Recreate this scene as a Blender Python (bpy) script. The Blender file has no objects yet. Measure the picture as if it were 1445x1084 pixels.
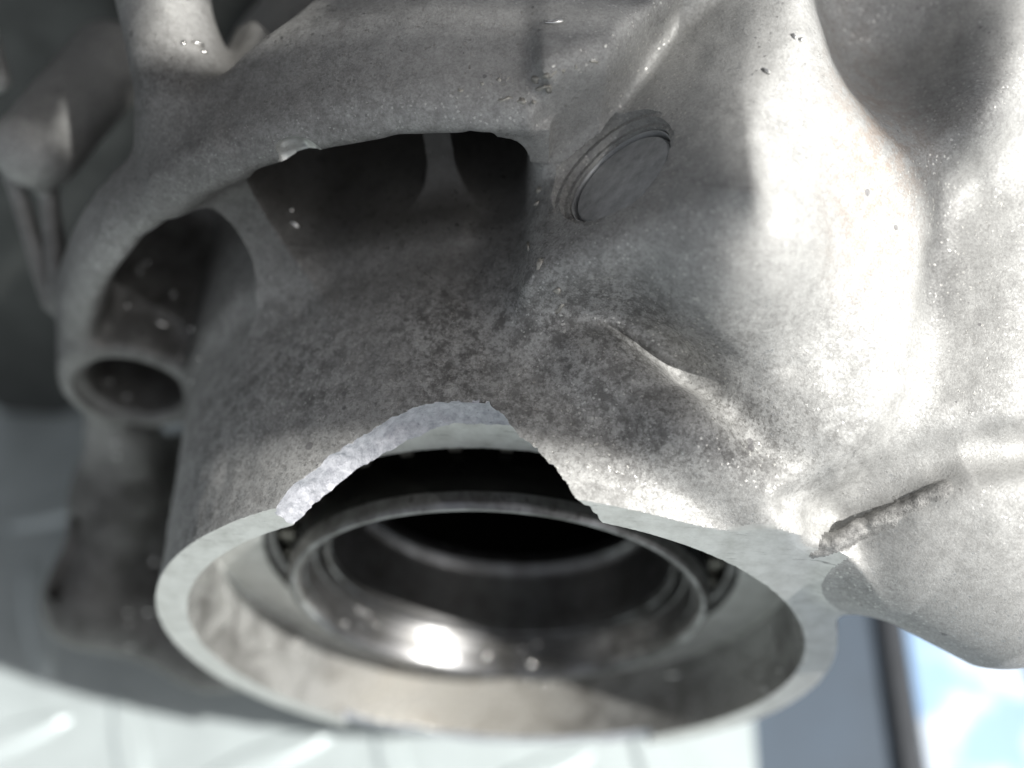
import bpy, bmesh, math, random
import numpy as np
from mathutils import Vector, Matrix

scene = bpy.context.scene
MM = 0.001

# ------------------------------------------------------------------ camera
cam_d = bpy.data.cameras.new("camera")
cam = bpy.data.objects.new("camera", cam_d)
scene.collection.objects.link(cam)
scene.camera = cam
PITCH, YAW, ROLL = 0.9685, 0.0132, 0.0558
cp, sp = math.cos(PITCH), math.sin(PITCH)
Rz = Matrix.Rotation(YAW, 3, 'Z')
fw = Rz @ Vector((0, cp, -sp)); up = Rz @ Vector((0, sp, cp)); ri = Rz @ Vector((1, 0, 0))
ri2 = math.cos(ROLL) * ri + math.sin(ROLL) * up
up2 = -math.sin(ROLL) * ri + math.cos(ROLL) * up
M = Matrix((ri2, up2, -fw)).transposed().to_4x4()
M.translation = Vector((1.1223, -54.5093, 143.7148)) * MM
cam.matrix_world = M
cam_d.sensor_width = 36.0
cam_d.lens = 36.0 * 1550 / 1445
cam_d.clip_start = 0.005
cam_d.clip_end = 50
cam_d.dof.use_dof = True
cam_d.dof.focus_distance = 0.118
cam_d.dof.aperture_fstop = 8.5

# ------------------------------------------------------------------ light
SUN = Vector((0.60, -0.21, 0.77)).normalized()
world = bpy.data.worlds.new("World"); scene.world = world
world.use_nodes = True
wn = world.node_tree; wn.nodes.clear()
sky = wn.nodes.new("ShaderNodeTexSky"); sky.sky_type = 'NISHITA'; sky.sun_disc = False
sky.sun_elevation = math.asin(SUN.z); sky.sun_rotation = math.atan2(SUN.x, SUN.y)
sky.air_density = 1.0; sky.dust_density = 3.0; sky.ozone_density = 1.0
hs = wn.nodes.new("ShaderNodeHueSaturation"); hs.inputs["Saturation"].default_value = 0.26
bg = wn.nodes.new("ShaderNodeBackground"); bg.inputs["Strength"].default_value = 0.083
wo = wn.nodes.new("ShaderNodeOutputWorld")
wn.links.new(sky.outputs[0], hs.inputs["Color"]); wn.links.new(hs.outputs[0], bg.inputs["Color"])
wn.links.new(bg.outputs[0], wo.inputs["Surface"])
sl = bpy.data.lights.new("sun", 'SUN'); sl.energy = 4.3; sl.angle = math.radians(0.5)
sl.color = (1.0, 0.985, 0.955)
so = bpy.data.objects.new("sun", sl); scene.collection.objects.link(so)
so.rotation_euler = SUN.to_track_quat('Z', 'Y').to_euler()
so.location = SUN * 2
scene.view_settings.view_transform = 'Standard'
scene.view_settings.look = 'None'
scene.view_settings.gamma = 1.0
scene.view_settings.use_curve_mapping = False
scene.view_settings.exposure = 0.82

# ------------------------------------------------------------------ materials
def new_mat(name):
    m = bpy.data.materials.new(name); m.use_nodes = True
    nt = m.node_tree; nt.nodes.clear()
    out = nt.nodes.new("ShaderNodeOutputMaterial"); b = nt.nodes.new("ShaderNodeBsdfPrincipled")
    nt.links.new(b.outputs[0], out.inputs["Surface"])
    tc = nt.nodes.new("ShaderNodeTexCoord")
    sc = nt.nodes.new("ShaderNodeVectorMath"); sc.operation = 'SCALE'; sc.inputs["Scale"].default_value = 1000.0
    nt.links.new(tc.outputs["Object"], sc.inputs[0])
    return m, nt, b, sc.outputs[0]          # coordinates in millimetres
def noise(nt, co, size, detail=4, rough=0.6, dist=0.0, off=(0, 0, 0), stretch=None):
    mp = nt.nodes.new("ShaderNodeMapping"); mp.inputs["Location"].default_value = off
    if stretch: mp.inputs["Scale"].default_value = stretch
    nt.links.new(co, mp.inputs["Vector"])
    n = nt.nodes.new("ShaderNodeTexNoise"); n.inputs["Scale"].default_value = 1.0 / size
    n.inputs["Detail"].default_value = detail; n.inputs["Roughness"].default_value = rough
    n.inputs["Distortion"].default_value = dist
    nt.links.new(mp.outputs[0], n.inputs["Vector"])
    return n.outputs["Fac"]
def ramp(nt, fac, stops):
    r = nt.nodes.new("ShaderNodeValToRGB"); e = r.color_ramp.elements
    while len(e) < len(stops): e.new(0.5)
    for k, (p, c) in enumerate(stops):
        e[k].position = p; e[k].color = (c, c, c, 1) if isinstance(c, (int, float)) else (*c, 1)
    nt.links.new(fac, r.inputs[0]); return r.outputs[0]
def mix(nt, fac, a, b, mode='MIX'):
    n = nt.nodes.new("ShaderNodeMix"); n.data_type = 'RGBA'; n.blend_type = mode
    for s, v in ((n.inputs[0], fac), (n.inputs[6], a), (n.inputs[7], b)):
        if hasattr(v, "links"): nt.links.new(v, s)
        elif isinstance(v, (int, float)): s.default_value = v if s.type == 'VALUE' else (v, v, v, 1)
        else: s.default_value = (*v, 1)
    return n.outputs[2]
def math_(nt, op, a, b=0.0, c=0.0, clamp=False):
    n = nt.nodes.new("ShaderNodeMath"); n.operation = op; n.use_clamp = clamp
    for s, v in zip(n.inputs, (a, b, c)):
        if hasattr(v, "links"): nt.links.new(v, s)
        else: s.default_value = v
    return n.outputs[0]
def bump(nt, b, height, strength, dist_mm, prev=None):
    n = nt.nodes.new("ShaderNodeBump"); n.inputs["Strength"].default_value = strength
    n.inputs["Distance"].default_value = dist_mm * MM
    nt.links.new(height, n.inputs["Height"])
    if prev is not None: nt.links.new(prev, n.inputs["Normal"])
    nt.links.new(n.outputs[0], b.inputs["Normal"]); return n.outputs[0]
def blob(nt, co, c, rad, soft):
    """1 inside an ellipsoidal stain centred at c (mm), 0 outside"""
    s = nt.nodes.new("ShaderNodeVectorMath"); s.operation = 'SUBTRACT'; s.inputs[1].default_value = c
    nt.links.new(co, s.inputs[0])
    d = nt.nodes.new("ShaderNodeVectorMath"); d.operation = 'DIVIDE'; d.inputs[1].default_value = rad
    nt.links.new(s.outputs[0], d.inputs[0])
    l = nt.nodes.new("ShaderNodeVectorMath"); l.operation = 'LENGTH'; nt.links.new(d.outputs[0], l.inputs[0])
    m = nt.nodes.new("ShaderNodeMapRange"); m.inputs[1].default_value = 1 - soft; m.inputs[2].default_value = 1 + soft
    m.inputs[3].default_value = 1; m.inputs[4].default_value = 0
    nt.links.new(l.outputs["Value"], m.inputs[0]); return m.outputs[0]

def cast_material():
    m, nt, b, co = new_mat("cast_aluminium")
    big = ramp(nt, noise(nt, co, 11, 3, 0.55), [(0.38, 0), (0.62, 1)])
    mott = ramp(nt, noise(nt, co, 1.7, 9, 0.8), [(0.45, 0), (0.57, 1)])
    speck = ramp(nt, noise(nt, co, 0.5, 5, 0.75, off=(7, 3, 1)), [(0.50, 0), (0.60, 1)])
    fine = ramp(nt, noise(nt, co, 0.30, 3, 0.7, off=(9, 2, 4)), [(0.36, 0), (0.66, 1)])
    # oxide staining, heaviest on the neck and the web beside the break
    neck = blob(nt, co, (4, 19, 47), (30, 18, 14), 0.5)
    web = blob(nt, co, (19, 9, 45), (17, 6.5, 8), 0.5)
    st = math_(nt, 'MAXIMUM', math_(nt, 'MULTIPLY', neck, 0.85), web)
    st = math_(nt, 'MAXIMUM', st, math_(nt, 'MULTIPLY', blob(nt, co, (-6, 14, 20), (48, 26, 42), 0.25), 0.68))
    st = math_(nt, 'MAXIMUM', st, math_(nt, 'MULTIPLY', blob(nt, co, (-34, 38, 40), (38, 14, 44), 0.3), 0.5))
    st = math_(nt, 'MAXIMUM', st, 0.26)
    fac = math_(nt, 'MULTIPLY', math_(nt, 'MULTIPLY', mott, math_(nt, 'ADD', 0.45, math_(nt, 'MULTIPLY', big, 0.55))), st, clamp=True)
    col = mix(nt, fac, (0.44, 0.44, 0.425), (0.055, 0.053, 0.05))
    col = mix(nt, math_(nt, 'MULTIPLY', speck, math_(nt, 'MULTIPLY', st, 0.8)), col, (0.10, 0.097, 0.09))
    col = mix(nt, math_(nt, 'MULTIPLY', fine, 0.45), col, (0.19, 0.185, 0.175))
    # bare metal glints between the grains
    gv = nt.nodes.new("ShaderNodeTexVoronoi"); gv.inputs["Scale"].default_value = 1 / 0.22
    nt.links.new(co, gv.inputs["Vector"])
    sp = nt.nodes.new("ShaderNodeSeparateColor"); nt.links.new(gv.outputs["Color"], sp.inputs[0])
    glint = math_(nt, 'GREATER_THAN', sp.outputs[0], 0.975)
    col = mix(nt, math_(nt, 'MULTIPLY', glint, 0.55), col, (0.75, 0.74, 0.70))
    # warm ochre film in the hollows of the dome
    och = math_(nt, 'MULTIPLY', blob(nt, co, (37, 36, 62), (6, 16, 10), 0.6), math_(nt, 'MULTIPLY', mott, 0.28))
    col = mix(nt, och, col, (0.42, 0.27, 0.17))
    # small dark pits
    v = nt.nodes.new("ShaderNodeTexVoronoi"); v.inputs["Scale"].default_value = 1 / 2.6
    v.inputs["Randomness"].default_value = 1.0; nt.links.new(co, v.inputs["Vector"])
    dens = ramp(nt, noise(nt, co, 9, 2, 0.5, off=(3, 7, 1)), [(0.48, 0.0), (0.75, 0.20)])
    pit = math_(nt, 'LESS_THAN', v.outputs["Distance"], dens)
    col = mix(nt, math_(nt, 'MULTIPLY', pit, 0.6), col, (0.10, 0.095, 0.10))
    # black oily grime low on the left; pocket shade painted in too
    gr = blob(nt, co, (-62, 20, -34), (34, 26, 34), 0.35)
    gr_with_shade = blob(nt, co, (-55, 50, 6), (26, 22, 30), 0.4)
    pocket_shade_gr = blob(nt, co, (-16, 47, 48), (38, 20, 14), 0.4)  # pocket: mostly its depth shade painted dark, with some oily dirt
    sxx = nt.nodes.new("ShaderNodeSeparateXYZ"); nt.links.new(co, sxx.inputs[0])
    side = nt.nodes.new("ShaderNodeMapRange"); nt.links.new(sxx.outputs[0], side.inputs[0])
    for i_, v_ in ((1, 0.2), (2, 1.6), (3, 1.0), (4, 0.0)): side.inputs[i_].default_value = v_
    pocket_shade_gr = math_(nt, 'MULTIPLY', pocket_shade_gr, side.outputs[0])
    gr_with_shade = math_(nt, 'MAXIMUM', gr_with_shade, pocket_shade_gr)
    gr_shade_mask = math_(nt, 'MULTIPLY', math_(nt, 'MAXIMUM', gr, gr_with_shade), ramp(nt, noise(nt, co, 4, 6, 0.7, off=(5, 5, 5)), [(0.32, 0.66), (0.66, 0.95)]))
    gr_shade_mask = math_(nt, 'MAXIMUM', gr_shade_mask, math_(nt, 'MULTIPLY', pocket_shade_gr, 0.9))
    col = mix(nt, gr_shade_mask, col, (0.035, 0.032, 0.028))
    # torn dark strip on the lobe at the right
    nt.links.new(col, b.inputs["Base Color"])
    nt.links.new(math_(nt, 'ADD', 0.30, math_(nt, 'MULTIPLY', glint, 0.6)), b.inputs["Metallic"])
    rg = math_(nt, 'ADD', 0.52, math_(nt, 'MULTIPLY', fine, 0.2))
    rg = math_(nt, 'SUBTRACT', rg, math_(nt, 'MULTIPLY', glint, 0.2))
    rg = math_(nt, 'SUBTRACT', rg, math_(nt, 'MULTIPLY', gr_shade_mask, 0.15))
    nt.links.new(rg, b.inputs["Roughness"])
    p = bump(nt, b, noise(nt, co, 1.0, 6, 0.7), 0.25, 0.18)
    bump(nt, b, noise(nt, co, 0.22, 3, 0.8, off=(1, 8, 2)), 0.6, 0.10, p)
    return m
def turning_marks(nt, co, pitch=0.35):
    sx = nt.nodes.new("ShaderNodeSeparateXYZ"); nt.links.new(co, sx.inputs[0])
    r2 = math_(nt, 'ADD', math_(nt, 'MULTIPLY', sx.outputs[0], sx.outputs[0]), math_(nt, 'MULTIPLY', sx.outputs[2], sx.outputs[2]))
    rr = math_(nt, 'SQRT', r2)
    cb = nt.nodes.new("ShaderNodeCombineXYZ")
    nt.links.new(math_(nt, 'MULTIPLY', rr, 1 / pitch), cb.inputs[0]); nt.links.new(math_(nt, 'MULTIPLY', sx.outputs[1], 1 / pitch), cb.inputs[1])
    n = nt.nodes.new("ShaderNodeTexNoise"); n.inputs["Scale"].default_value = 1.0; n.inputs["Detail"].default_value = 2
    nt.links.new(cb.outputs[0], n.inputs["Vector"]); return n.outputs["Fac"]
def machined_material():
    m, nt, b, co = new_mat("machined_aluminium")
    n1 = ramp(nt, noise(nt, co, 3.0, 5, 0.7), [(0.40, 0), (0.72, 1)])
    sc = ramp(nt, noise(nt, co, 1.2, 4, 0.7, stretch=(0.25, 1, 2.2), off=(4, 0, 0)), [(0.60, 0), (0.68, 1)])
    col = mix(nt, n1, (0.58, 0.585, 0.56), (0.40, 0.40, 0.375))
    col = mix(nt, math_(nt, 'MULTIPLY', sc, 0.75), col, (0.17, 0.17, 0.16))
    nt.links.new(col, b.inputs["Base Color"]); b.inputs["Metallic"].default_value = 0.55
    b.inputs["Roughness"].default_value = 0.42
    p = bump(nt, b, turning_marks(nt, co, 0.25), 0.35, 0.08)
    bump(nt, b, noise(nt, co, 0.5, 4, 0.7), 0.2, 0.06, p)
    return m
def fracture_material():
    m, nt, b, co = new_mat("fractured_aluminium")
    n1 = ramp(nt, noise(nt, co, 1.1, 5, 0.75), [(0.38, 0), (0.66, 1)])
    col = mix(nt, n1, (0.50, 0.505, 0.53), (0.28, 0.285, 0.31))
    pk = ramp(nt, noise(nt, co, 0.35, 2, 0.6, off=(3, 3, 9)), [(0.64, 0), (0.70, 1)])
    col = mix(nt, math_(nt, 'MULTIPLY', pk, 0.55), col, (0.16, 0.16, 0.18))
    nt.links.new(col, b.inputs["Base Color"]); b.inputs["Metallic"].default_value = 0.35
    b.inputs["Roughness"].default_value = 0.45
    p = bump(nt, b, noise(nt, co, 0.9, 4, 0.7, stretch=(1.4, 1.4, 0.5)), 0.5, 0.35)
    bump(nt, b, noise(nt, co, 0.22, 3, 0.8), 0.8, 0.12, p)
    return m
def bore_material():
    m, nt, b, co = new_mat("oily_bore_wall")
    n1 = ramp(nt, noise(nt, co, 7, 5, 0.65, dist=0.6), [(0.44, 0), (0.66, 1)])
    n2 = ramp(nt, noise(nt, co, 1.6, 5, 0.7, off=(2, 4, 6)), [(0.58, 0), (0.72, 1)])
    tan = blob(nt, co, (-8, 5, -40), (22, 8, 12), 0.35)
    col = mix(nt, n1, (0.33, 0.33, 0.315), (0.12, 0.117, 0.11))
    col = mix(nt, math_(nt, 'MULTIPLY', tan, 0.45), col, (0.38, 0.355, 0.305))
    col = mix(nt, math_(nt, 'MULTIPLY', n2, 0.7), col, (0.07, 0.06, 0.05))
    nt.links.new(col, b.inputs["Base Color"]); b.inputs["Metallic"].default_value = 0.4
    nt.links.new(math_(nt, 'ADD', 0.25, math_(nt, 'MULTIPLY', n1, 0.2)), b.inputs["Roughness"])
    p = bump(nt, b, turning_marks(nt, co, 0.45), 0.4, 0.10)
    bump(nt, b, noise(nt, co, 0.9, 4, 0.7), 0.25, 0.15, p)
    return m
def simple(name, c, metallic=0.0, rough=0.5, size=3.0, var=0.35, bs=0.15, bd=0.1):
    m, nt, b, co = new_mat(name)
    n = ramp(nt, noise(nt, co, size, 5, 0.65), [(0.35, 0), (0.7, 1)])
    col = mix(nt, n, c, tuple(x * (1 - var) for x in c))
    nt.links.new(col, b.inputs["Base Color"]); b.inputs["Metallic"].default_value = metallic
    nt.links.new(math_(nt, 'ADD', rough - 0.06, math_(nt, 'MULTIPLY', n, 0.14)), b.inputs["Roughness"])
    if bs: bump(nt, b, noise(nt, co, size * 0.3, 4, 0.7), bs, bd)
    return m
def steel_material():
    m, nt, b, co = new_mat("oiled_bearing_steel")
    n = ramp(nt, noise(nt, co, 4, 5, 0.65), [(0.35, 0), (0.7, 1)])
    tm = turning_marks(nt, co, 0.5)
    col = mix(nt, n, (0.22, 0.22, 0.22), (0.07, 0.068, 0.063))
    gr = ramp(nt, noise(nt, co, 1.2, 5, 0.7, off=(3, 1, 8)), [(0.58, 0), (0.70, 1)])
    col = mix(nt, math_(nt, 'MULTIPLY', gr, 0.7), col, (0.03, 0.027, 0.022))
    nt.links.new(col, b.inputs["Base Color"]); b.inputs["Metallic"].default_value = 0.95
    nt.links.new(math_(nt, 'ADD', 0.29, math_(nt, 'MULTIPLY', math_(nt, 'ADD', n, gr), 0.14)), b.inputs["Roughness"])
    bump(nt, b, tm, 0.3, 0.06)
    return m
MAT = dict(
    cast=cast_material(), machined=machined_material(), fracture=fracture_material(), bore=bore_material(),
    steel=steel_material(),
    darksteel=simple("black_oiled_steel", (0.02, 0.02, 0.018), 0.9, 0.3, 6, 0.4, 0.06, 0.05),
    cage=simple("bearing_cage_steel", (0.32, 0.31, 0.27), 0.8, 0.35, 4, 0.4),
    oil=simple("black_oil_film", (0.012, 0.011, 0.009), 0.0, 0.3, 6, 0.3),
    plug=simple("plug_steel", (0.52, 0.53, 0.53), 0.3, 0.5, 2.0, 0.4, 0.3, 0.1),
    swarf=simple("bright_swarf", (0.80, 0.79, 0.76), 0.9, 0.2, 0.5, 0.2),
    flash=simple("casting_flash", (0.50, 0.48, 0.43), 0.4, 0.4, 0.6, 0.5, 0.4, 0.1),
    torn=simple("torn_parting_line", (0.36, 0.355, 0.34), 0.3, 0.55, 0.7, 0.65, 0.8, 0.2),
    greasy=simple("shade_dark_casting", (0.06, 0.063, 0.06), 0.2, 0.5, 12, 0.5, 0.3, 0.4),  # dark tone of the added flange, painted in for shade
    tread=simple("worn_tread_plate", (0.46, 0.51, 0.51), 0.25, 0.38, 14, 0.22, 0.1, 0.2),
    slate=simple("slate_blue_floor_paint", (0.055, 0.075, 0.10), 0.0, 0.55, 20, 0.25),
    rubber=simple("black_rubber", (0.03, 0.034, 0.04), 0.0, 0.6, 5, 0.3),
    brown=simple("brown_timber", (0.16, 0.09, 0.065), 0.0, 0.7, 6, 0.4),
)
def sheet_material():
    m, nt, b, co = new_mat("bluish_plastic_sheet")
    n = ramp(nt, noise(nt, co, 13, 2, 0.5), [(0.44, 0), (0.56, 1)])
    nt.links.new(mix(nt, n, (0.50, 0.56, 0.63), (0.27, 0.40, 0.58)), b.inputs["Base Color"])
    b.inputs["Roughness"].default_value = 0.4
    return m
MAT['sheet'] = sheet_material()

# ------------------------------------------------------------------ object helpers
def link(name, me, mat, parent=None):
    o = bpy.data.objects.new(name, me); scene.collection.objects.link(o)
    if mat is not None: me.materials.append(MAT[mat])
    o.parent = parent
    return o
def empty(name, loc, label, cat, group=None):
    o = bpy.data.objects.new(name, None); scene.collection.objects.link(o)
    o.empty_display_size = 0.01; o.location = loc
    o["label"] = label; o["category"] = cat
    if group: o["group"] = group
    return o
def mesh_np(name, V, F, smooth=True):
    me = bpy.data.meshes.new(name)
    V = np.asarray(V, np.float64) * MM
    n = F.shape[1]
    me.vertices.add(len(V)); me.vertices.foreach_set("co", V.ravel())
    me.loops.add(F.size); me.loops.foreach_set("vertex_index", F.ravel().astype(np.int32))
    me.polygons.add(len(F))
    me.polygons.foreach_set("loop_start", np.arange(0, F.size, n, dtype=np.int32))
    me.polygons.foreach_set("use_smooth", np.full(len(F), smooth))
    me.update(calc_edges=True); me.validate()
    return me
def lathe(name, prof, mat, parent, seg=160, closed=False, sharp=35):
    """prof: list of (radius, y) in mm, turned about the Y axis"""
    bm = bmesh.new(); rings = []
    for r, y in prof:
        rings.append([bm.verts.new((r * math.cos(2 * math.pi * k / seg) * MM, y * MM, r * math.sin(2 * math.pi * k / seg) * MM)) for k in range(seg)])
    n = len(rings)
    for a in range(n if closed else n - 1):
        A, B = rings[a], rings[(a + 1) % n]
        for k in range(seg):
            bm.faces.new((A[k], A[(k + 1) % seg], B[(k + 1) % seg], B[k]))
    bmesh.ops.recalc_face_normals(bm, faces=bm.faces)
    for e in bm.edges:
        if len(e.link_faces) == 2 and e.calc_face_angle(0) > math.radians(sharp): e.smooth = False
    for f in bm.faces: f.smooth = True
    me = bpy.data.meshes.new(name); bm.to_mesh(me); bm.free()
    return link(name, me, mat, parent)

# ------------------------------------------------------------------ signed distance modelling of the casting (mm)
rng = np.random.default_rng(7)
NT = rng.random((32, 32, 32)).astype(np.float32) * 2 - 1
def vnoise(P, size, off=0.0):
    q = P / size + off
    i = np.floor(q).astype(np.int32); f = (q - i).astype(np.float32); f = f * f * (3 - 2 * f)
    i0 = i & 31; i1 = (i + 1) & 31
    x, y, z = f[:, 0], f[:, 1], f[:, 2]
    def g(a, b, c): return NT[a, b, c]
    X0, Y0, Z0 = i0.T; X1, Y1, Z1 = i1.T
    c00 = g(X0, Y0, Z0) * (1 - x) + g(X1, Y0, Z0) * x; c10 = g(X0, Y1, Z0) * (1 - x) + g(X1, Y1, Z0) * x
    c01 = g(X0, Y0, Z1) * (1 - x) + g(X1, Y0, Z1) * x; c11 = g(X0, Y1, Z1) * (1 - x) + g(X1, Y1, Z1) * x
    return (c00 * (1 - y) + c10 * y) * (1 - z) + (c01 * (1 - y) + c11 * y) * z
def smin(a, b, k):
    h = np.maximum(k - np.abs(a - b), 0) / k
    return np.minimum(a, b) - h * h * k * 0.25
def smax(a, b, k): return -smin(-a, -b, k)
def norm3(a, b, c): return np.sqrt(a * a + b * b + c * c)
def capsule(P, a, b, r0, r1=None):
    r1 = r0 if r1 is None else r1
    d = [float(b[i] - a[i]) for i in range(3)]; l2 = d[0] ** 2 + d[1] ** 2 + d[2] ** 2
    X, Y, Z = (P[:, i] - np.float32(a[i]) for i in range(3))
    t = np.minimum(np.maximum((X * d[0] + Y * d[1] + Z * d[2]) / l2, 0), 1)
    return norm3(X - t * d[0], Y - t * d[1], Z - t * d[2]) - (r0 + (r1 - r0) * t)
def ellipsoid(P, c, R):
    X, Y, Z = ((P[:, i] - np.float32(c[i])) / R[i] for i in range(3))
    k0 = norm3(X, Y, Z); k1 = norm3(X / R[0], Y / R[1], Z / R[2])
    return k0 * (k0 - 1) / np.maximum(k1, 1e-6)
def box(P, c, h, r=0.0):
    X, Y, Z = (np.abs(P[:, i] - np.float32(c[i])) - (h[i] - r) for i in range(3))
    return norm3(np.maximum(X, 0), np.maximum(Y, 0), np.maximum(Z, 0)) + np.minimum(np.maximum(np.maximum(X, Y), Z), 0) - r
def basis(n):
    n = Vector(n).normalized(); t = n.orthogonal().normalized(); b = n.cross(t)
    return np.array(n, np.float32), np.array(t, np.float32), np.array(b, np.float32)

PLUG_C = np.array((9.6, 31.2, 60.6), np.float32)
PLUG_N = Vector((-0.62, 0.02, 0.78)).normalized()
FR_X = np.array([-40, -27.5, -25.0, -22.6, -20.2, -17.7, -15.0, -12.0, -9, -7.0, -2.1, -0.4, 1.6, 3.5, 5.4, 6.6, 8.3, 20], np.float32)
FR_Y = np.array([-9, -3.2, -0.3, 2.2, 4.0, 5.9, 7.5, 9.2, 10.2, 10.7, 10.6, 9.1, 6.9, 5.2, 3.0, 1.4, -1.3, -14], np.float32)

def tear_shape(P):
    pts = [(34.6, 0.8, 35.4, 0.6), (36.3, 1.0, 36.9, 0.8), (39.3, 2.6, 38.0, 0.9), (41.9, 3.3, 39.9, 0.8), (46.4, 4.8, 43.3, 0.6)]
    tear = None
    for p, q in zip(pts, pts[1:]):
        c = capsule(P, p[:3], q[:3], p[3], q[3]); tear = c if tear is None else np.minimum(tear, c)
    return tear + 0.22 * vnoise(P, 1.6, 3.1) + 0.12 * vnoise(P, 0.7, 1.1)
def break_shape(P):
    x, y, z = P.T; r = np.sqrt(x * x + z * z)
    t = np.clip((45.2 - r), -3, 9)
    xs = x - t * (0.45 + 0.40 * np.clip((x + 5) / 6, 0.0, 1.0)) * np.clip(np.abs(x + 4.5) / 5, 0.15, 1.0)
    yb = np.interp(xs, FR_X, FR_Y)
    slope = np.abs(np.interp(xs + 0.4, FR_X, FR_Y) - np.interp(xs - 0.4, FR_X, FR_Y)) / 0.8
    fr = (y - yb) / np.sqrt(1 + slope ** 2)
    fr = fr + 0.10 * vnoise(P * np.array([1, 1, 0.4], np.float32), 0.5, 2.9) + 0.14 * vnoise(P, 0.75, 1.7) + 0.22 * vnoise(P, 2.0, 4.2)
    fr = fr + 0.10 * np.clip((t - 2.0) ** 2 - 1.0, -1, 4) - 0.2       # rounded torn profile
    return np.maximum(fr, 25 - z)
def lower_shape(P):
    x, y, z = P.T
    return np.maximum(y - 1.1 - 0.45 * vnoise(P, 3.0, 2.2), np.maximum(np.abs(x - 1.0 + 1.5 * vnoise(P, 4.0, 8.8)) - 24, z + 5))
def bite_shape(P):
    return np.maximum(ellipsoid(P, (-25.0, 31.8, 57.2), (3.1, 3.6, 3.3)), -0.75 * (P[:, 0] + 25.6) - 0.3 * (P[:, 1] - 33) - 1.2) + 0.3 * vnoise(P, 1.0, 6.6)

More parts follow.
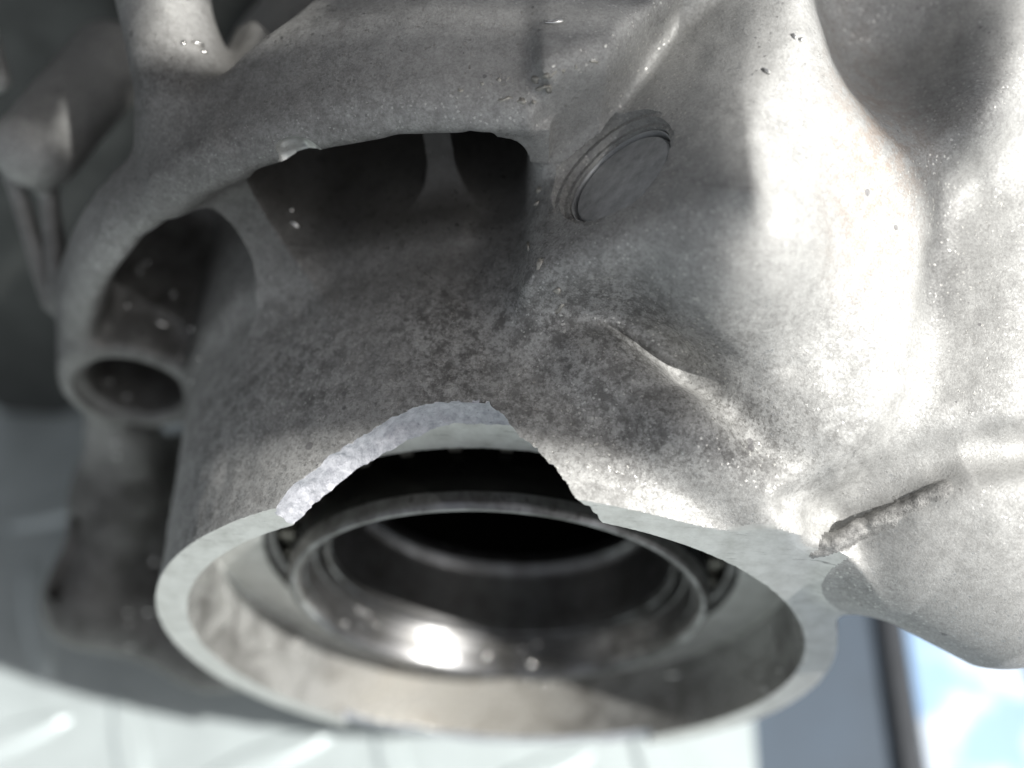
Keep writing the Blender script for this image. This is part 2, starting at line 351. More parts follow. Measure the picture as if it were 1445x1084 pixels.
_n = np.array(PLUG_N); _m = np.array((0.70, -0.57, -0.40)); _m = _m - _n * (_m @ _n); _m /= np.linalg.norm(_m)
PLUG_AX = Vector((_n - 0.17 * _m).tolist()).normalized()
PLUG_O = (PLUG_C - _n * 1.5).astype(np.float32)
def components(P):
    P = np.asfortranarray(P, dtype=np.float32)
    x, y, z = P.T
    r = np.sqrt(x * x + z * z)
    # drum with a ring wall and an annular pocket between ring and neck
    Ro = 66 + np.clip((y - 33) / 12, 0, 1) * 4.0
    drum = smax(r - Ro, 33.0 - y, 4.0)
    drum = np.maximum(drum, y - 86)
    # recessed skin behind the ring on the left
    left = smax(57.5 - r, 42.0 + np.clip(x + 38, 0, 60) * 0.8 - y, 4.0)
    drum = smax(drum, -left, 3.5)
    # pocket
    pk = smax(np.maximum(47.0 - r, r - 61.6), np.maximum(18 - y, y - 60), 3.0)
    pk = smax(pk, x - 1.0, 5.0)
    pk = smax(pk, -(x * 0.57 + z * 0.82 + 60), 4.0)
    drum = smax(drum, -pk, 2.4)
    # lower right of the drum is cut away
    drum = smax(drum, (0.55 * x - 0.83 * z) - 62.0, 6.0)
    # neck
    neck = np.maximum((r - (45.0 + 0.075 * y)) * 0.99, y - 70)
    web = capsule(P, (1.5, 28, 46.3), (4.0, 22, 46.2), 2.8)
    web = smin(web, capsule(P, (4.0, 22, 46.2), (10, 16.5, 45.6), 2.8), 2)
    web = smin(web, capsule(P, (10, 16.5, 45.6), (18.5, 9, 44.9), 3.0), 2)
    web = smin(web, capsule(P, (18.5, 9, 44.9), (28.5, 4.3, 40.2), 3.4), 2)
    web = smin(web, capsule(P, (28.5, 4.3, 40.2), (34.5, 0.5, 33), 3.6), 2)
    web = smin(web, capsule(P, (34.5, 0.5, 33), (40, 2, 26), 4.0), 2)
    neck = smin(neck, web, 7.0)
    neck = np.maximum(neck, -y)
    # dome spur on the right, with its nose towards the end face
    dome = capsule(P, (34.5, 19.5, 37.5), (30, 50, 48.5), 15.0, 22.0)
    dome = smin(dome, capsule(P, (21.5, 25, 57.5), (22, 62, 62.5), 9.5, 12.0), 10)
    lobe = capsule(P, (53.5, 14, 33.0), (58, 44, 40), 16.0, 18.5)
    lobe = smin(lobe, capsule(P, (46.5, 5.0, 30.5), (58, 4, 27.5), 8.0, 11.5), 9)
    lobe = smin(lobe, capsule(P, (58, 60, 56), (48, 44, 60), 12, 6.0), 6)
    d = smin(drum, neck, 6.0)
    d = smin(d, box(P, (11.5, 33.5, 49), (11.2, 13.5, 21), 1.2), 2.0)
    fill = capsule(P, (16, 26, 36), (34, 16, 32), 10, 9)
    d = smin(d, smin(dome, fill, 5), 3.0)
    d = smin(d, lobe, 4.5)
    # block closing the pocket on its right
    n, tt, bb = basis(PLUG_N)
    q = P - PLUG_C; qa = q @ n; qr = np.sqrt((q @ tt) ** 2 + (q @ bb) ** 2)
    plate = smax(smax(-qa, y - 35.6 - np.clip(x - 2, 0, 30) * 0.55 - np.clip(x - 8, 0, 8) * 0.9, 4), smax(np.maximum(smin(1.6 - x, r - 60.5, 2), -4.0 - x), x - 26, 2), 2.5)
    d = smax(d, -plate, 3.5)
    # scoop beside the dome
    d = smax(d, -ellipsoid(P, (41, 53, 74), (10.5, 19, 15)), 6.0)
    # crease sweeping round the foot of the dome
    cr = None
    cpts = [(46, 27, 54.5), (45.3, 20, 52.2), (44.2, 12.6, 49.9), (40.5, 7.0, 46.8), (36.0, 3.6, 43.3), (30.5, 2.4, 42.4)]
    for p0, p1 in zip(cpts, cpts[1:]):
        c_ = capsule(P, p0, p1, 1.1); cr = c_ if cr is None else np.minimum(cr, c_)
    d = smax(d, -cr, 3.0)
    # valley between the dome and the arm at the lower right
    vl = None
    vpts = [(35.2, 2.2, 39.6), (37.0, 3.4, 39.6), (40.0, 5.0, 41.8), (43.8, 6.4, 44.6), (48, 7.6, 46.6), (56, 8.4, 47.0)]
    for p0, p1 in zip(vpts, vpts[1:]):
        c_ = capsule(P, p0, p1, 2.0); vl = c_ if vl is None else np.minimum(vl, c_)
    d = smax(d, -vl, 3.5)
    # rounded upper right corner of the pocket
    cx, cr_ = 0.6 - 3.6, 61.8 - 3.6
    cor = np.maximum(np.maximum(cx - x, cr_ - r), 3.6 - np.sqrt((x - cx) ** 2 + (r - cr_) ** 2))
    cor = np.maximum(np.maximum(cor, np.maximum(x - 2.5, r - 63)), np.maximum(34.0 - y, np.maximum(y - 58, -z)))
    d = smin(d, cor, 0.8)
    # casing that closes the top right
    d = smin(d, capsule(P, (34, 72, 58), (56, 68, 54), 13.0), 6)
    # ribs across the pocket
    for (a, th, y0, y1, k) in ((126, 2.5, 29.5, 37.5, 6.0), (101, 1.5, 38.0, 44.0, 4.0), (163, 2.0, 38, 44, 4.0)):
        c, s = math.cos(math.radians(a)), math.sin(math.radians(a))
        u = x * c + z * s; w = -x * s + z * c
        front = y0 + (y1 - y0) * np.clip((u - 46) / 15, 0, 1)
        rib = smax(np.maximum(np.abs(w) - th, front - y), np.maximum(np.maximum(44 - u, u - 64), y - 62), 1.8)
        d = smin(d, rib, k)
    # bolt boss
    rb = np.sqrt((x + 55.6) ** 2 + (z - 8.0) ** 2)
    boss = smax(np.maximum(rb - 10.4, y - 62), 33.2 - y, 1.6)
    d = smin(d, boss, 3.5)
    # oblique rib, stub and fins outside the ring
    d = smin(d, capsule(P, (-41, 45, 53.0), (-51, 72, 62.5), 5.4, 5.8), 5)
    stub = capsule(P, (-66.5, 52.5, 37), (-63, 74, 34), 5.6, 6.2)
    d = smin(d, stub, 2.5)
    d = smin(d, capsule(P, (-72, 53, 31), (-67.0, 41, 18), 1.3), 2)
    d = smin(d, capsule(P, (-66.5, 51, 31), (-64.4, 40, 21), 1.3), 2)
    d = smin(d, capsule(P, (-78, 70, 42), (-74, 62, 40), 2.0), 2)
    # foot lugs, lower left
    lug = capsule(P, (-62.5, 37, -9), (-65, 31, -22), 5.5, 7.0)
    lug = smin(lug, capsule(P, (-65, 31, -22), (-69.0, 17, -34), 7.0, 7.0), 4)
    lug = smin(lug, capsule(P, (-69, 17, -34), (-50, 15, -43), 7.0, 7.5), 5)
    lug = smin(lug, capsule(P, (-50, 15, -43), (-26, 16, -51), 7.5, 7.0), 5)
    lug = smin(lug, capsule(P, (-60, 20, -36), (-58, 40, -30), 5.0, 8.0), 5)
    lug = smin(lug, capsule(P, (-30, 16, -54), (-20, 50, -50), 9.0, 12.0), 5)
    lug = smax(lug, -capsule(P, (-69.5, 25, -21.0), (-72.5, 16, -27.5), 1.9), 1.0)
    d = smin(d, lug, 4)
    # sump that carries the casing
    d = smin(d, box(P, (0, 56, -60), (44, 18, 24.9), 4), 8)
    # torn parting line on the lobe
    def local(mask, fn, far=4.0):
        out = np.full(len(P), far, np.float32); i = np.nonzero(mask)[0]
        if len(i): out[i] = fn(P[i])
        return out
    tear = local((x > 30) & (x < 54) & (y < 12) & (z > 28) & (z < 48), tear_shape)
    # skin relief
    skin = 0.10 * vnoise(P, 2.3) + 0.28 * vnoise(P, 9.0, 5.3)
    guard = np.clip((y - 0.4) / 2.0, 0, 1)
    cast = d + skin * guard
    cast = smin(cast, tear, 0.8)
    # cuts
    bore = np.maximum(r - 41.0, y - 12.0)
    bore2 = np.maximum(r - 33.4, y - 52.0)
    hole = np.maximum(rb - 7.3, y - 50.0)
    cham = (rb - 7.3) - np.clip(34.0 - y, 0, 1.3)
    hole = np.minimum(hole, np.maximum(cham, y - 35.0))
    # break in the rim
    fr = local((z > 24) & (y < 15) & (r < 54), break_shape)
    # shallow chip along the bottom of the rim
    lo = local((z < -3) & (y < 6) & (r < 54), lower_shape)
    # bite out of the ring lip
    bite = local((x < -20) & (x > -32) & (y > 26) & (y < 40) & (z > 52), bite_shape)
    # plug recess
    n2, t2, b2 = basis(PLUG_AX)
    q = P - PLUG_O; qb = q @ n2; qs = np.sqrt((q @ t2) ** 2 + (q @ b2) ** 2)
    plug = np.maximum(qs - 6.7, -1.2 - qb)
    plug = np.minimum(plug, np.maximum(qs - 7.3, 0.7 - qb))
    plug = np.minimum(plug, np.maximum(qs - 7.9, 1.6 - qb))
    plug = np.maximum(plug, qa - 0.6)
    return cast, dict(bore=bore, bore2=bore2, hole=hole, fracture=fr, lower=lo, bite=bite, plug=plug), tear
def sdf(P):
    c, cuts, _ = components(P)
    for k in cuts.values(): c = np.maximum(c, -k)
    return c
def sdf_big(P, n=50000):
    return np.concatenate([sdf(P[i:i + n]) for i in range(0, len(P), n)])
def grad(P, e=0.03):
    k = np.array([[1, -1, -1], [-1, -1, 1], [-1, 1, -1], [1, 1, 1]], np.float32)
    g = np.zeros_like(P, dtype=np.float32)
    for s in k: g += s * sdf_big((P + e * s).astype(np.float32))[:, None]
    return g / np.maximum(np.linalg.norm(g, axis=1, keepdims=True), 1e-9)

def dual_contour(lo, hi, h):
    lo = np.array(lo, np.float32); B = 8; h = np.float32(h)
    N = np.ceil((np.array(hi) - lo) / (h * B * 4)).astype(int) * 4
    def centres(idx, size): return lo + (idx + 0.5) * (h * size)
    I = np.stack(np.meshgrid(*[np.arange(n // 4) for n in N], indexing='ij'), -1).reshape(-1, 3)
    d = sdf_big(centres(I, B * 4)); I = I[np.abs(d) < 0.87 * h * B * 4 * 1.1 + 1]
    sub = np.stack(np.meshgrid(range(4), range(4), range(4), indexing='ij'), -1).reshape(-1, 3)
    I = (I[:, None] * 4 + sub[None]).reshape(-1, 3)
    d = sdf_big(centres(I, B)); I = I[np.abs(d) < 0.87 * h * B * 1.1 + 0.4]
    sub = np.stack(np.meshgrid(range(2), range(2), range(2), indexing='ij'), -1).reshape(-1, 3)
    I = (I[:, None] * 2 + sub[None]).reshape(-1, 3); B = 4
    d = sdf_big(centres(I, B)); I = I[np.abs(d) < 0.87 * h * B * 1.15 + 0.25]
    off = np.stack(np.meshgrid(*[np.arange(B + 1)] * 3, indexing='ij'), -1).reshape(-1, 3)
    cells, cvals = [], []
    for i in range(0, len(I), 4000):
        blk = I[i:i + 4000]
        g = (blk[:, None] * B + off[None])
        v = sdf_big((lo + g.reshape(-1, 3) * h).astype(np.float32)).reshape(len(blk), B + 1, B + 1, B + 1)
        c8 = np.stack([v[:, a:a + B, b:b + B, c:c + B] for a in (0, 1) for b in (0, 1) for c in (0, 1)], -1)
        s = c8 < 0
        act = s.any(-1) & ~s.all(-1)
        bi, a, b, c = np.nonzero(act)
        cells.append(blk[bi] * B + np.stack([a, b, c], 1)); cvals.append(c8[bi, a, b, c])
    cells = np.concatenate(cells); cv = np.concatenate(cvals)
    corners = np.array([(a, b, c) for a in (0, 1) for b in (0, 1) for c in (0, 1)], np.float32)
    ed = [(i, j) for i in range(8) for j in range(i + 1, 8) if np.abs(corners[i] - corners[j]).sum() == 1]
    n = len(cells); base = lo + cells * h
    A = np.zeros((n, 3, 3), np.float64); bv = np.zeros((n, 3)); mp = np.zeros((n, 3)); cnt = np.zeros(n)
    pts, own = [], []
    for i, j in ed:
        m = np.nonzero((cv[:, i] < 0) != (cv[:, j] < 0))[0]
        t = cv[m, i] / (cv[m, i] - cv[m, j])
        pts.append(base[m] + h * (corners[i] + t[:, None] * (corners[j] - corners[i]))); own.append(m)
    pts = np.concatenate(pts).astype(np.float32); own = np.concatenate(own)
    # share normals between cells: unique points
    key = np.round(pts / (h * 0.001)).astype(np.int64)
    key = key[:, 0] * 4000003 * 17 + key[:, 1] * 1000003 + key[:, 2]
    _, ui, inv = np.unique(key, return_index=True, return_inverse=True)
    nr = grad(pts[ui])[inv.ravel()].astype(np.float64)
    np.add.at(mp, own, pts); np.add.at(cnt, own, 1); mp /= cnt[:, None]
    np.add.at(A, own, nr[:, :, None] * nr[:, None, :])
    np.add.at(bv, own, nr * ((pts - mp[own]) * nr).sum(1, keepdims=True))
    A += np.eye(3) * 0.08
    V = mp + np.clip(np.linalg.solve(A, bv[..., None])[..., 0], -0.75 * h, 0.75 * h)
    V = np.clip(V, base - 0.1 * h, base + 1.1 * h)
    S = np.array([1 << 40, 1 << 20, 1], np.int64)
    cid = (cells.astype(np.int64) + 4) @ S
    order = np.argsort(cid); cs = cid[order]
    F = []
    ax = np.eye(3, dtype=np.int64)
    for k, far in ((0, 4), (1, 2), (2, 1)):
        m = np.nonzero((cv[:, 0] < 0) != (cv[:, far] < 0))[0]
        a, b = ax[(k + 1) % 3], ax[(k + 2) % 3]
        q, ok = [], np.ones(len(m), bool)
        for o in (0 * a, -a, -a - b, -b):
            idv = (cells[m].astype(np.int64) + o + 4) @ S
            p = np.clip(np.searchsorted(cs, idv), 0, len(cs) - 1)
            ok &= cs[p] == idv; q.append(order[p])
        q = np.stack(q, 1); flip = cv[m, 0] >= 0
        q[flip] = q[flip][:, ::-1]
        F.append(q[ok])
    return V, np.concatenate(F)

H = 0.34
V, F = dual_contour((-88, -14, -88), (76, 82, 80), H)
fc = V[F].mean(1).astype(np.float32)
fn = np.cross(V[F[:, 2]] - V[F[:, 0]], V[F[:, 3]] - V[F[:, 1]]); fn /= np.maximum(np.linalg.norm(fn, axis=1, keepdims=True), 1e-9)
print("casting faces", len(F))
cast_v, cuts, tear_v = [], [], []
tag = np.zeros(len(F), np.int8)      # 0 casting
names = ["bore", "bore2", "hole", "fracture", "lower", "bite", "plug"]
for i in range(0, len(fc), 400000):
    c, k, te = components(fc[i:i + 400000])
    st = np.stack([np.asarray(c)] + [-k[n] for n in names], 1)
    a = st.argmax(1)
    tear_m = (te < 0.5) & (a == 0)
    a[tear_m] = 20
    tag[i:i + 400000] = a
rr = np.hypot(fc[:, 0], fc[:, 2])
end = (tag == 0) & (fc[:, 1] < 0.30) & (fc[:, 1] > -0.4) & (fn[:, 1] < -0.75) & (rr < 56) & (rr > 40)
tag[end] = 30
shoulder = (tag == 1) & (fc[:, 1] > 11.7)
tag[shoulder] = 31

FLOOR = -85.0
housing = empty("gearbox_housing", (0, 0.056, FLOOR * MM), "cast aluminium gearbox housing with a broken output neck resting on tread plate", "gearbox housing")
def region(name, ids, mat):
    m = np.isin(tag, ids)
    f = F[m]; u, inv = np.unique(f, return_inverse=True)
    if len(u) == 0: return None
    me = mesh_np(name, V[u], inv.reshape(f.shape))
    o = link(name, me, mat, housing)
    o.matrix_parent_inverse = Matrix.Translation((0, -0.056, -FLOOR * MM))
    me.set_sharp_from_angle(angle=math.radians(55))
    return o
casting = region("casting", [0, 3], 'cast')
rim = region("machined_rim", [30], 'machined'); rim["label"] = "flat machined end face of the neck"
brk = region("broken_edge", [4], 'fracture'); brk["label"] = "bright torn break through the neck wall"
region("chipped_rim", [5], 'fracture')
chip = region("lip_chip", [6], 'machined')
if chip: chip["label"] = "pale chip broken out of the flange lip"
bw = region("bore_wall", [1], 'bore')
sh = region("bore_shoulder", [31], 'machined')
bs = region("bearing_bore", [2], 'oil')
pr = region("plug_recess", [7], 'cast')
tr = region("parting_line_tear", [20], 'torn'); tr["label"] = "rough torn parting line on the lobe"
print("verts", len(V))

HINV = Matrix.Translation((0, -0.056, -FLOOR * MM))
# wide flange added behind on the left, its dark colour standing in for shade
def shade_flange():
    bm = bmesh.new(); n = 72; R, r0, y0, y1 = 150, 40, 84, 94
    fr, bk = [], []
    for k in range(n + 1):
        a = math.radians(100 + 125 * k / n)
        z = max(R * math.sin(a), FLOOR + 0.5); c = math.cos(a)
        lob = R + 6 * max(0.0, math.cos(a * 8)) ** 3
        fr.append((bm.verts.new((lob * c * MM, y0 * MM, max(lob * math.sin(a), FLOOR + 0.5) * MM)), bm.verts.new((r0 * c * MM, y0 * MM, r0 * math.sin(a) * MM))))
        bk.append((bm.verts.new((lob * c * MM, y1 * MM, max(lob * math.sin(a), FLOOR + 0.5) * MM)), bm.verts.new((r0 * c * MM, y1 * MM, r0 * math.sin(a) * MM))))
    for k in range(n):
        bm.faces.new((fr[k][0], fr[k + 1][0], fr[k + 1][1], fr[k][1])); bm.faces.new((bk[k][0], bk[k][1], bk[k + 1][1], bk[k + 1][0]))
        bm.faces.new((fr[k][0], bk[k][0], bk[k + 1][0], fr[k + 1][0]))
    bmesh.ops.recalc_face_normals(bm, faces=bm.faces)
    me = bpy.data.meshes.new("shade_flange"); bm.to_mesh(me); bm.free(); me.set_sharp_from_angle(angle=math.radians(40))
    o = link("shade_flange", me, 'greasy', housing); o.matrix_parent_inverse = HINV  # material is a dark tone standing in for shade
shade_flange()

# ------------------------------------------------------------------ core plug in the flank of the dome
def plug_part():
    n, t, b = basis(PLUG_AX)
    prof = [(0.0, 0.0), (5.9, 0.0), (6.05, -0.15), (6.12, -0.9), (6.4, -0.9), (6.48, 0.25), (6.58, 0.3), (6.66, 0.1), (6.66, -1.1)]
    bm = bmesh.new(); seg = 96; rings = []
    for r, a in prof[1:]:
        rings.append([bm.verts.new([(float(PLUG_O[i]) + float(n[i]) * a + r * (t[i] * math.cos(2 * math.pi * k / seg) + b[i] * math.sin(2 * math.pi * k / seg))) * MM for i in range(3)]) for k in range(seg)])
    bm.faces.new(rings[0])
    for A, B in zip(rings, rings[1:]):
        for k in range(seg): bm.faces.new((A[k], A[(k + 1) % seg], B[(k + 1) % seg], B[k])).smooth = True
    for e in bm.edges: e.smooth = True
    bmesh.ops.recalc_face_normals(bm, faces=bm.faces)
    me = bpy.data.meshes.new("core_plug"); bm.to_mesh(me); bm.free(); me.set_sharp_from_angle(angle=math.radians(20))
    o = link("core_plug", me, 'plug', housing); o.matrix_parent_inverse = HINV
    o["label"] = "round pressed steel plug in the flank"
plug_part()

# ------------------------------------------------------------------ bearing in the bore
bearing = empty("roller_bearing", (0, 0.013, -33.3 * MM), "oil-wet steel roller bearing with polished inner ring inside the neck bore", "bearing")
BINV = Matrix.Translation((0, -0.013, 33.3 * MM))
def bpart(o): o.matrix_parent_inverse = BINV; return o
bpart(lathe("outer_ring", [(33.3, 13.0), (33.3, 40), (31.9, 40), (31.6, 14.2), (32.0, 13.2), (32.6, 12.9)], 'steel', bearing, closed=True))
inner = bpart(lathe("inner_ring", [(29.2, 34), (29.2, 7.6), (29.0, 6.9), (28.6, 6.5), (28.1, 6.5), (27.7, 6.8), (27.4, 7.6), (27.15, 8.6), (26.95, 8.6), (26.9, 9.0), (27.05, 9.1), (26.4, 11.6), (26.0, 11.7), (25.8, 12.3), (25.8, 14.0), (25.2, 14.0), (25.1, 12.6), (24.7, 12.3), (24.5, 12.5), (24.45, 13.3), (24.25, 13.3),
    (24.1, 14.5), (23.6, 22.0), (23.2, 23.0), (22.6, 23.4), (22.5, 24.2), (22.5, 30)], 'steel', bearing, seg=220))
bpart(lathe("shaft_bore", [(21.5, 24.5), (21.5, 44), (19.0, 44.2), (18.6, 60), (14, 60.2), (13.5, 78), (0.02, 78)], 'darksteel', bearing))
bpart(lathe("race_sleeve", [(29.28, 8.6), (29.32, 9.0), (29.32, 33)], 'darksteel', bearing))
# cage: two rims and the bars between the pockets
cage = bpart(lathe("cage", [(29.7, 15.2), (31.3, 15.2), (31.3, 17.0), (29.7, 17.0)], 'cage', bearing, closed=True))
NR = 30
bm = bmesh.new(); bmesh.ops.create_cone(bm, cap_ends=True, segments=18, radius1=1.05 * MM, radius2=1.05 * MM, depth=14 * MM)
bmesh.ops.rotate(bm, verts=bm.verts, matrix=Matrix.Rotation(math.pi / 2, 3, 'X'))
for f in bm.faces: f.smooth = len(f.verts) == 4
roller_me = bpy.data.meshes.new("roller"); bm.to_mesh(roller_me); bm.free(); roller_me.materials.append(MAT['steel'])
bm = bmesh.new(); bmesh.ops.create_cube(bm, size=1)
for v in bm.verts: v.co = Vector((v.co.x * 1.5, v.co.y * 3.2, v.co.z * 1.7)) * MM
bar_me = bpy.data.meshes.new("cage_bar"); bm.to_mesh(bar_me); bm.free(); bar_me.materials.append(MAT['cage'])
for k in range(NR):
    a = 2 * math.pi * k / NR
    o = bpy.data.objects.new("roller", roller_me); scene.collection.objects.link(o); o.parent = bearing
    o.matrix_parent_inverse = BINV; o.location = (30.5 * math.cos(a) * MM, 0.025, 30.5 * math.sin(a) * MM)
    a += math.pi / NR
    o = bpy.data.objects.new("cage_bar", bar_me); scene.collection.objects.link(o); o.parent = cage
    o.location = (30.5 * math.cos(a) * MM, 0.0154, 30.5 * math.sin(a) * MM)
    o.rotation_euler = (0, -a + math.pi / 2, 0)

# ------------------------------------------------------------------ ground, tread plate and things beside it
def boxmesh(name, lo, hi, mat, bevel=0.6):
    bm = bmesh.new(); bmesh.ops.create_cube(bm, size=1)
    for v in bm.verts: v.co = Vector([(lo[i] + hi[i]) / 2 + v.co[i] * (hi[i] - lo[i]) for i in range(3)]) * MM
    if bevel: bmesh.ops.bevel(bm, geom=list(bm.edges), offset=bevel * MM, segments=2, affect='EDGES')
    me = bpy.data.meshes.new(name); bm.to_mesh(me); bm.free()
    return link(name, me, mat)
bm = bmesh.new(); bmesh.ops.create_grid(bm, x_segments=1, y_segments=1, size=3.0)
for v in bm.verts: v.co.z = (FLOOR - 8) * MM
me = bpy.data.meshes.new("ground"); bm.to_mesh(me); bm.free()
g = link("ground", me, 'slate'); g["kind"] = "structure"
plate = boxmesh("tread_plate_floor", (-420, -260, FLOOR - 8), (55, 420, FLOOR), 'tread', 1.2)
plate["kind"] = "structure"; plate["label"] = "pale tread plate with raised lozenges under the gearbox"
def lozenge_mesh():
    bm = bmesh.new(); L, W, T = 15.0, 3.6, 1.5; n = 14
    top, bot = [], []
    for k in range(n):
        a = 2 * math.pi * k / n
        ex = math.copysign(abs(math.cos(a)) ** 1.0, math.cos(a)) * L
        wy = math.sin(a) * W * (1 - 0.25 * abs(math.cos(a)))
        bot.append(bm.verts.new((ex * MM, wy * MM, 0.0))); top.append(bm.verts.new((ex * 0.86 * MM, wy * 0.55 * MM, T * MM)))
    bm.faces.new(top)
    for k in range(n): bm.faces.new((bot[k], bot[(k + 1) % n], top[(k + 1) % n], top[k])).smooth = True
    bmesh.ops.recalc_face_normals(bm, faces=bm.faces)
    me = bpy.data.meshes.new("tread_lozenge"); bm.to_mesh(me); bm.free(); me.materials.append(MAT['tread']); return me
loz = lozenge_mesh()
for i in range(-9, 3):
    for j in range(-4, 9):
        x, y = i * 27.0 + 8, j * 27.0 + 6
        if x > 40: continue
        o = bpy.data.objects.new("tread_lozenge", loz); scene.collection.objects.link(o); o.parent = plate
        o.location = (x * MM, y * MM, (FLOOR - 0.05) * MM)
        o.rotation_euler = (0, 0, math.radians(25 + (90 if (i + j) % 2 else 0)))
def tagt(o, label, cat, group=None):
    o["label"] = label; o["category"] = cat
    if group: o["group"] = group
    return o
G = FLOOR - 8
tagt(boxmesh("rubber_strip", (87, -120, G), (92, 160, G + 3), 'rubber'), "thin black rubber strip lying beside the bluish white sheet", "strip")
tagt(boxmesh("plastic_sheet", (92.5, -140, G), (131, 160, G + 1.5), 'sheet', 0.3), "glaring white plastic sheet with pale blue patches on the slate floor", "sheet")
tagt(boxmesh("timber_batten", (134, -100, G), (170, 240, G + 22), 'brown'), "dull brown timber batten lying past the white sheet", "batten")

# ------------------------------------------------------------------ small debris, set on the surface of the casting
random.seed(4)
def lump(seed, sx, sy, sz, jag=0.3):
    rd = random.Random(seed); bm = bmesh.new(); bmesh.ops.create_icosphere(bm, subdivisions=2, radius=1)
    for v in bm.verts:
        k = 1 + rd.uniform(-jag, jag); v.co = Vector((v.co.x * sx * k, v.co.y * sy * k, v.co.z * sz * k)) * MM
    for f in bm.faces: f.smooth = True
    me = bpy.data.meshes.new("metal_chip"); bm.to_mesh(me); bm.free(); return me
chip_mes = [lump(k, *s) for k, s in enumerate([(0.5, 0.35, 0.3), (0.7, 0.3, 0.25), (0.4, 0.4, 0.35), (0.95, 0.28, 0.2)])]
for me in chip_mes: me.materials.append(MAT['swarf'])
flash_mes = [lump(10 + k, *s, 0.5) for k, s in enumerate([(0.6, 0.36, 0.3), (0.42, 0.34, 0.28), (0.8, 0.3, 0.26)])]
for me in flash_mes: me.name = "casting_bead"; me.materials.append(MAT['flash'])
def on_surface(p):
    q = np.array([p], np.float32)
    for _ in range(6):
        g = grad(q); q = (q - 0.9 * g * sdf(q)[:, None]).astype(np.float32)
    return Vector(q[0].tolist()) * MM, Vector(grad(q)[0].tolist())
def set_on(name, me, p, scale, parent=None, inv=None, spin=None, lift=0.1):
    loc, nrm = on_surface(p)
    o = bpy.data.objects.new(name, me); scene.collection.objects.link(o)
    q = nrm.to_track_quat('Z', 'X').to_matrix().to_4x4() @ Matrix.Rotation(random.uniform(0, 6.28) if spin is None else spin, 4, 'Z')
    Mx = Matrix.Translation(loc + nrm * lift * MM) @ q @ Matrix.Diagonal((scale, scale, scale, 1))
    if parent: o.parent = parent; o.matrix_parent_inverse = inv
    o.matrix_basis = Mx
    return o
for k, p in enumerate([(-5.0, 36.1, 66.8), (-3.2, 36.6, 67.2), (-2.4, 36.6, 67.6), (-0.6, 36.1, 68.4), (1.9, 35.2, 69.2), (3.2, 35.4, 69.0), (4.2, 35.7, 68.8), (5.4, 36.1, 68.8),
        (-2.4, 34.4, 66.6), (-1.3, 33.8, 67.1), (-0.3, 33.5, 67.4), (1.8, 34.0, 67.5), (3.0, 34.6, 67.0), (-7.2, 35.5, 66.2), (7.4, 36.9, 68.9)]):
    set_on("casting_bead", flash_mes[k % 3], p, random.uniform(0.45, 1.0), housing, HINV, lift=-0.08)
for k, p in enumerate([(0.9, 33.6, 54.5), (1.2, 32.2, 53.8), (0.9, 26.5, 53.0), (2.4, 22.2, 55.0), (4.4, 19.8, 53.4), (4.8, 19.1, 50.9)]):
    set_on("casting_flash", flash_mes[k % 3], p, random.uniform(0.7, 1.2), housing, HINV, lift=-0.05)
CH = (
    ("tiny bright metal chip lying on the flange above the pocket", "chips on the flange", [(2.1, 42.4, 69.9)], 3),
    ("tiny bright metal chip on the oblique outer rib", "chips on the oblique rib", [(-40.6, 48.3, 59.7), (-38.7, 49.2, 59.5), (-37.6, 48.8, 59.6)], 0),
    ("tiny bright metal chip at the edge of the scoop beside the dome", "chips by the scoop", [(26.9, 41.0, 71.5), (27.7, 40.8, 71.2), (24.1, 36.7, 70.3)], 1),
    ("tiny bright metal chip stuck on the round bolt boss", "chips on the bolt boss", [(-55.7, 40.5, 18.3), (-55.1, 46.8, 19.5), (-54.6, 47.9, 19.4), (-51.1, 38.9, 16.4), (-50.1, 43.7, 17.6), (-47.8, 35.2, 14.2), (-46.0, 37.9, 17.7)], 2),
    ("tiny bright metal chip on the neck beside the bolt boss", "chips on the neck", [(-42.1, 29.8, 22.2), (-44.4, 29.3, 17.0)], 2),
    ("tiny bright metal chip on the wide rib in the pocket", "chips in the pocket", [(-28.7, 38.0, 43.2), (-28.0, 36.0, 42.6)], 0),
    ("tiny bright metal chip inside the hole of the bolt boss", "chips in the boss hole", [(-61.5, 37.1, 3.7), (-57.6, 34.7, 1.0), (-59.2, 36.1, 1.6)], 2),
    ("tiny bright metal chip sticking to the dark greasy lower lug", "chips on the lower lug", [(-62.1, 33.0, -8.9), (-62.0, 33.5, -6.1), (-57.7, 35.5, -20.8), (-57.8, 33.1, -22.2), (-58.6, 32.1, -23.5), (-63.0, 29.0, -23.2), (-61.1, 29.8, -25.5),
        (-59.4, 23.1, -29.0), (-61.7, 23.3, -28.9), (-66.1, 17.8, -30.4), (-63.9, 15.5, -32.4), (-62.6, 14.5, -33.4), (-59.5, 15.5, -33.0), (-61.4, 11.8, -35.5)], 0),
    ("tiny bright metal chip lying on the oily floor of the neck bore", "chips in the bore", [(5.8, 10.2, -40.6), (8.9, 10.0, -40.0), (-31.7, 9.3, -26.0), (29.1, 9.2, -28.9), (38.0, 6.8, -15.3), (40.5, 2.7, -6.4), (39.5, 1.5, -11.1)], 2),
)
for lab, grp, pts, kind in CH:
    for k, p in enumerate(pts):
        o = set_on("metal_chip", chip_mes[(kind + k % 2) % 4], p, random.uniform(0.5, 0.75) if "dome" in lab else random.uniform(0.7, 1.25))
        tagt(o, lab, "metal chip", grp if len(pts) > 1 else None)

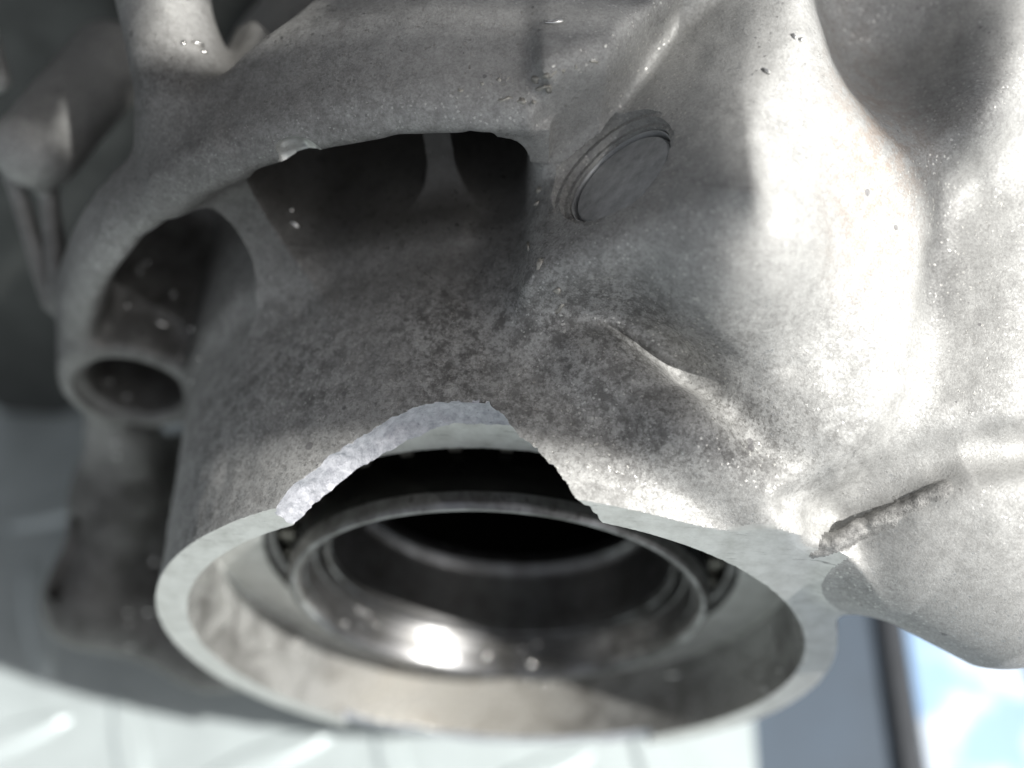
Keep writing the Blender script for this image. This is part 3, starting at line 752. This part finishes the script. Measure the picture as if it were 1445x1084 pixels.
def ring_chip(ang, r, y, sc, k, lab, grp):
    a = math.radians(ang); n = Vector((-math.cos(a), 0, -math.sin(a)))
    o = bpy.data.objects.new("metal_chip", chip_mes[k]); scene.collection.objects.link(o)
    o.matrix_basis = Matrix.Translation(Vector((r * math.cos(a), y, r * math.sin(a))) * MM) @ n.to_track_quat('Z', 'X').to_matrix().to_4x4() @ Matrix.Rotation(random.uniform(0, 6.28), 4, 'Z') @ Matrix.Diagonal((sc, sc, sc, 1))
    tagt(o, lab, "metal chip", grp)
for k in range(16):
    a = random.uniform(203, 268) if k < 9 else random.uniform(255, 285)
    y = random.uniform(8.2, 11.5)
    ring_chip(a, 27.4 - (y - 7.6) * 0.25 - 0.1, y, random.uniform(0.45, 1.0), k % 4, "tiny glittering metal chip on the sloping bearing inner ring", "grit on the bearing ring")

# ------------------------------------------------------------------ added unseen blockers overhead, outlined to cast shade on the neck and casting
shade_blockers = empty("shade_blocker", (-1.0, -0.26, (FLOOR - 8) * MM), "added unseen blockers overhead, outlined to shade the gearbox neck", "shade_blockers")
FINV = Matrix.Translation((1.0, 0.26, -(FLOOR - 8) * MM))
def timber(name, poly, t0, t1):  # builds the added unseen shade blockers
    """prism whose long faces run along the sun direction, outline given in the z = 42 plane"""
    bm = bmesh.new()
    A = [bm.verts.new((Vector((x, y, 42)) + SUN * t0) * MM) for x, y in poly]
    B = [bm.verts.new((Vector((x, y, 42)) + SUN * t1) * MM) for x, y in poly]
    n = len(poly); bm.faces.new(A); bm.faces.new(B)
    for k in range(n): bm.faces.new((A[k], A[(k + 1) % n], B[(k + 1) % n], B[k]))
    bmesh.ops.recalc_face_normals(bm, faces=bm.faces)
    me = bpy.data.meshes.new(name); bm.to_mesh(me); bm.free()
    o = link(name, me, 'brown', shade_blockers); o.matrix_parent_inverse = FINV
SHADE_BEAM_T = 620
timber("shade_beam", [(-1450, 6), (-6, 6.5), (29, 4), (21, 9), (16, 13), (9, 19), (4, 24.5), (1, 31), (-1, 40), (-2, 47), (-2.5, 51), (-1450, 51)], SHADE_BEAM_T, SHADE_BEAM_T + 60)
timber("shade_joist", [(-44, 51.5), (-2.5, 51.5), (-6, 500), (-47, 500)], SHADE_BEAM_T, SHADE_BEAM_T + 60)
timber("shade_joist", [(6, 500), (7, 58), (11, 50), (21, 41), (28, 37.5), (34, 34), (38, 23), (40.5, 24.5), (38, 37), (35, 43), (34, 54), (32, 500)], SHADE_BEAM_T, SHADE_BEAM_T + 60)
timber("shade_joist", [(-60, 51.2), (-60, 60), (-48, 65), (-48, 500), (-1450, 500), (-1450, 51.5)], SHADE_BEAM_T, SHADE_BEAM_T + 20)
bm = bmesh.new(); bmesh.ops.create_cube(bm, size=1)
bc = Vector((-1400, 28, 42)) + SUN * SHADE_BEAM_T
for v in bm.verts: v.co = Vector((bc.x + v.co.x * 60, bc.y + v.co.y * 44, (bc.z + G) / 2 + v.co.z * (bc.z - G))) * MM
me = bpy.data.meshes.new("shade_post"); bm.to_mesh(me); bm.free()
link("shade_post", me, 'brown', shade_blockers).matrix_parent_inverse = FINV
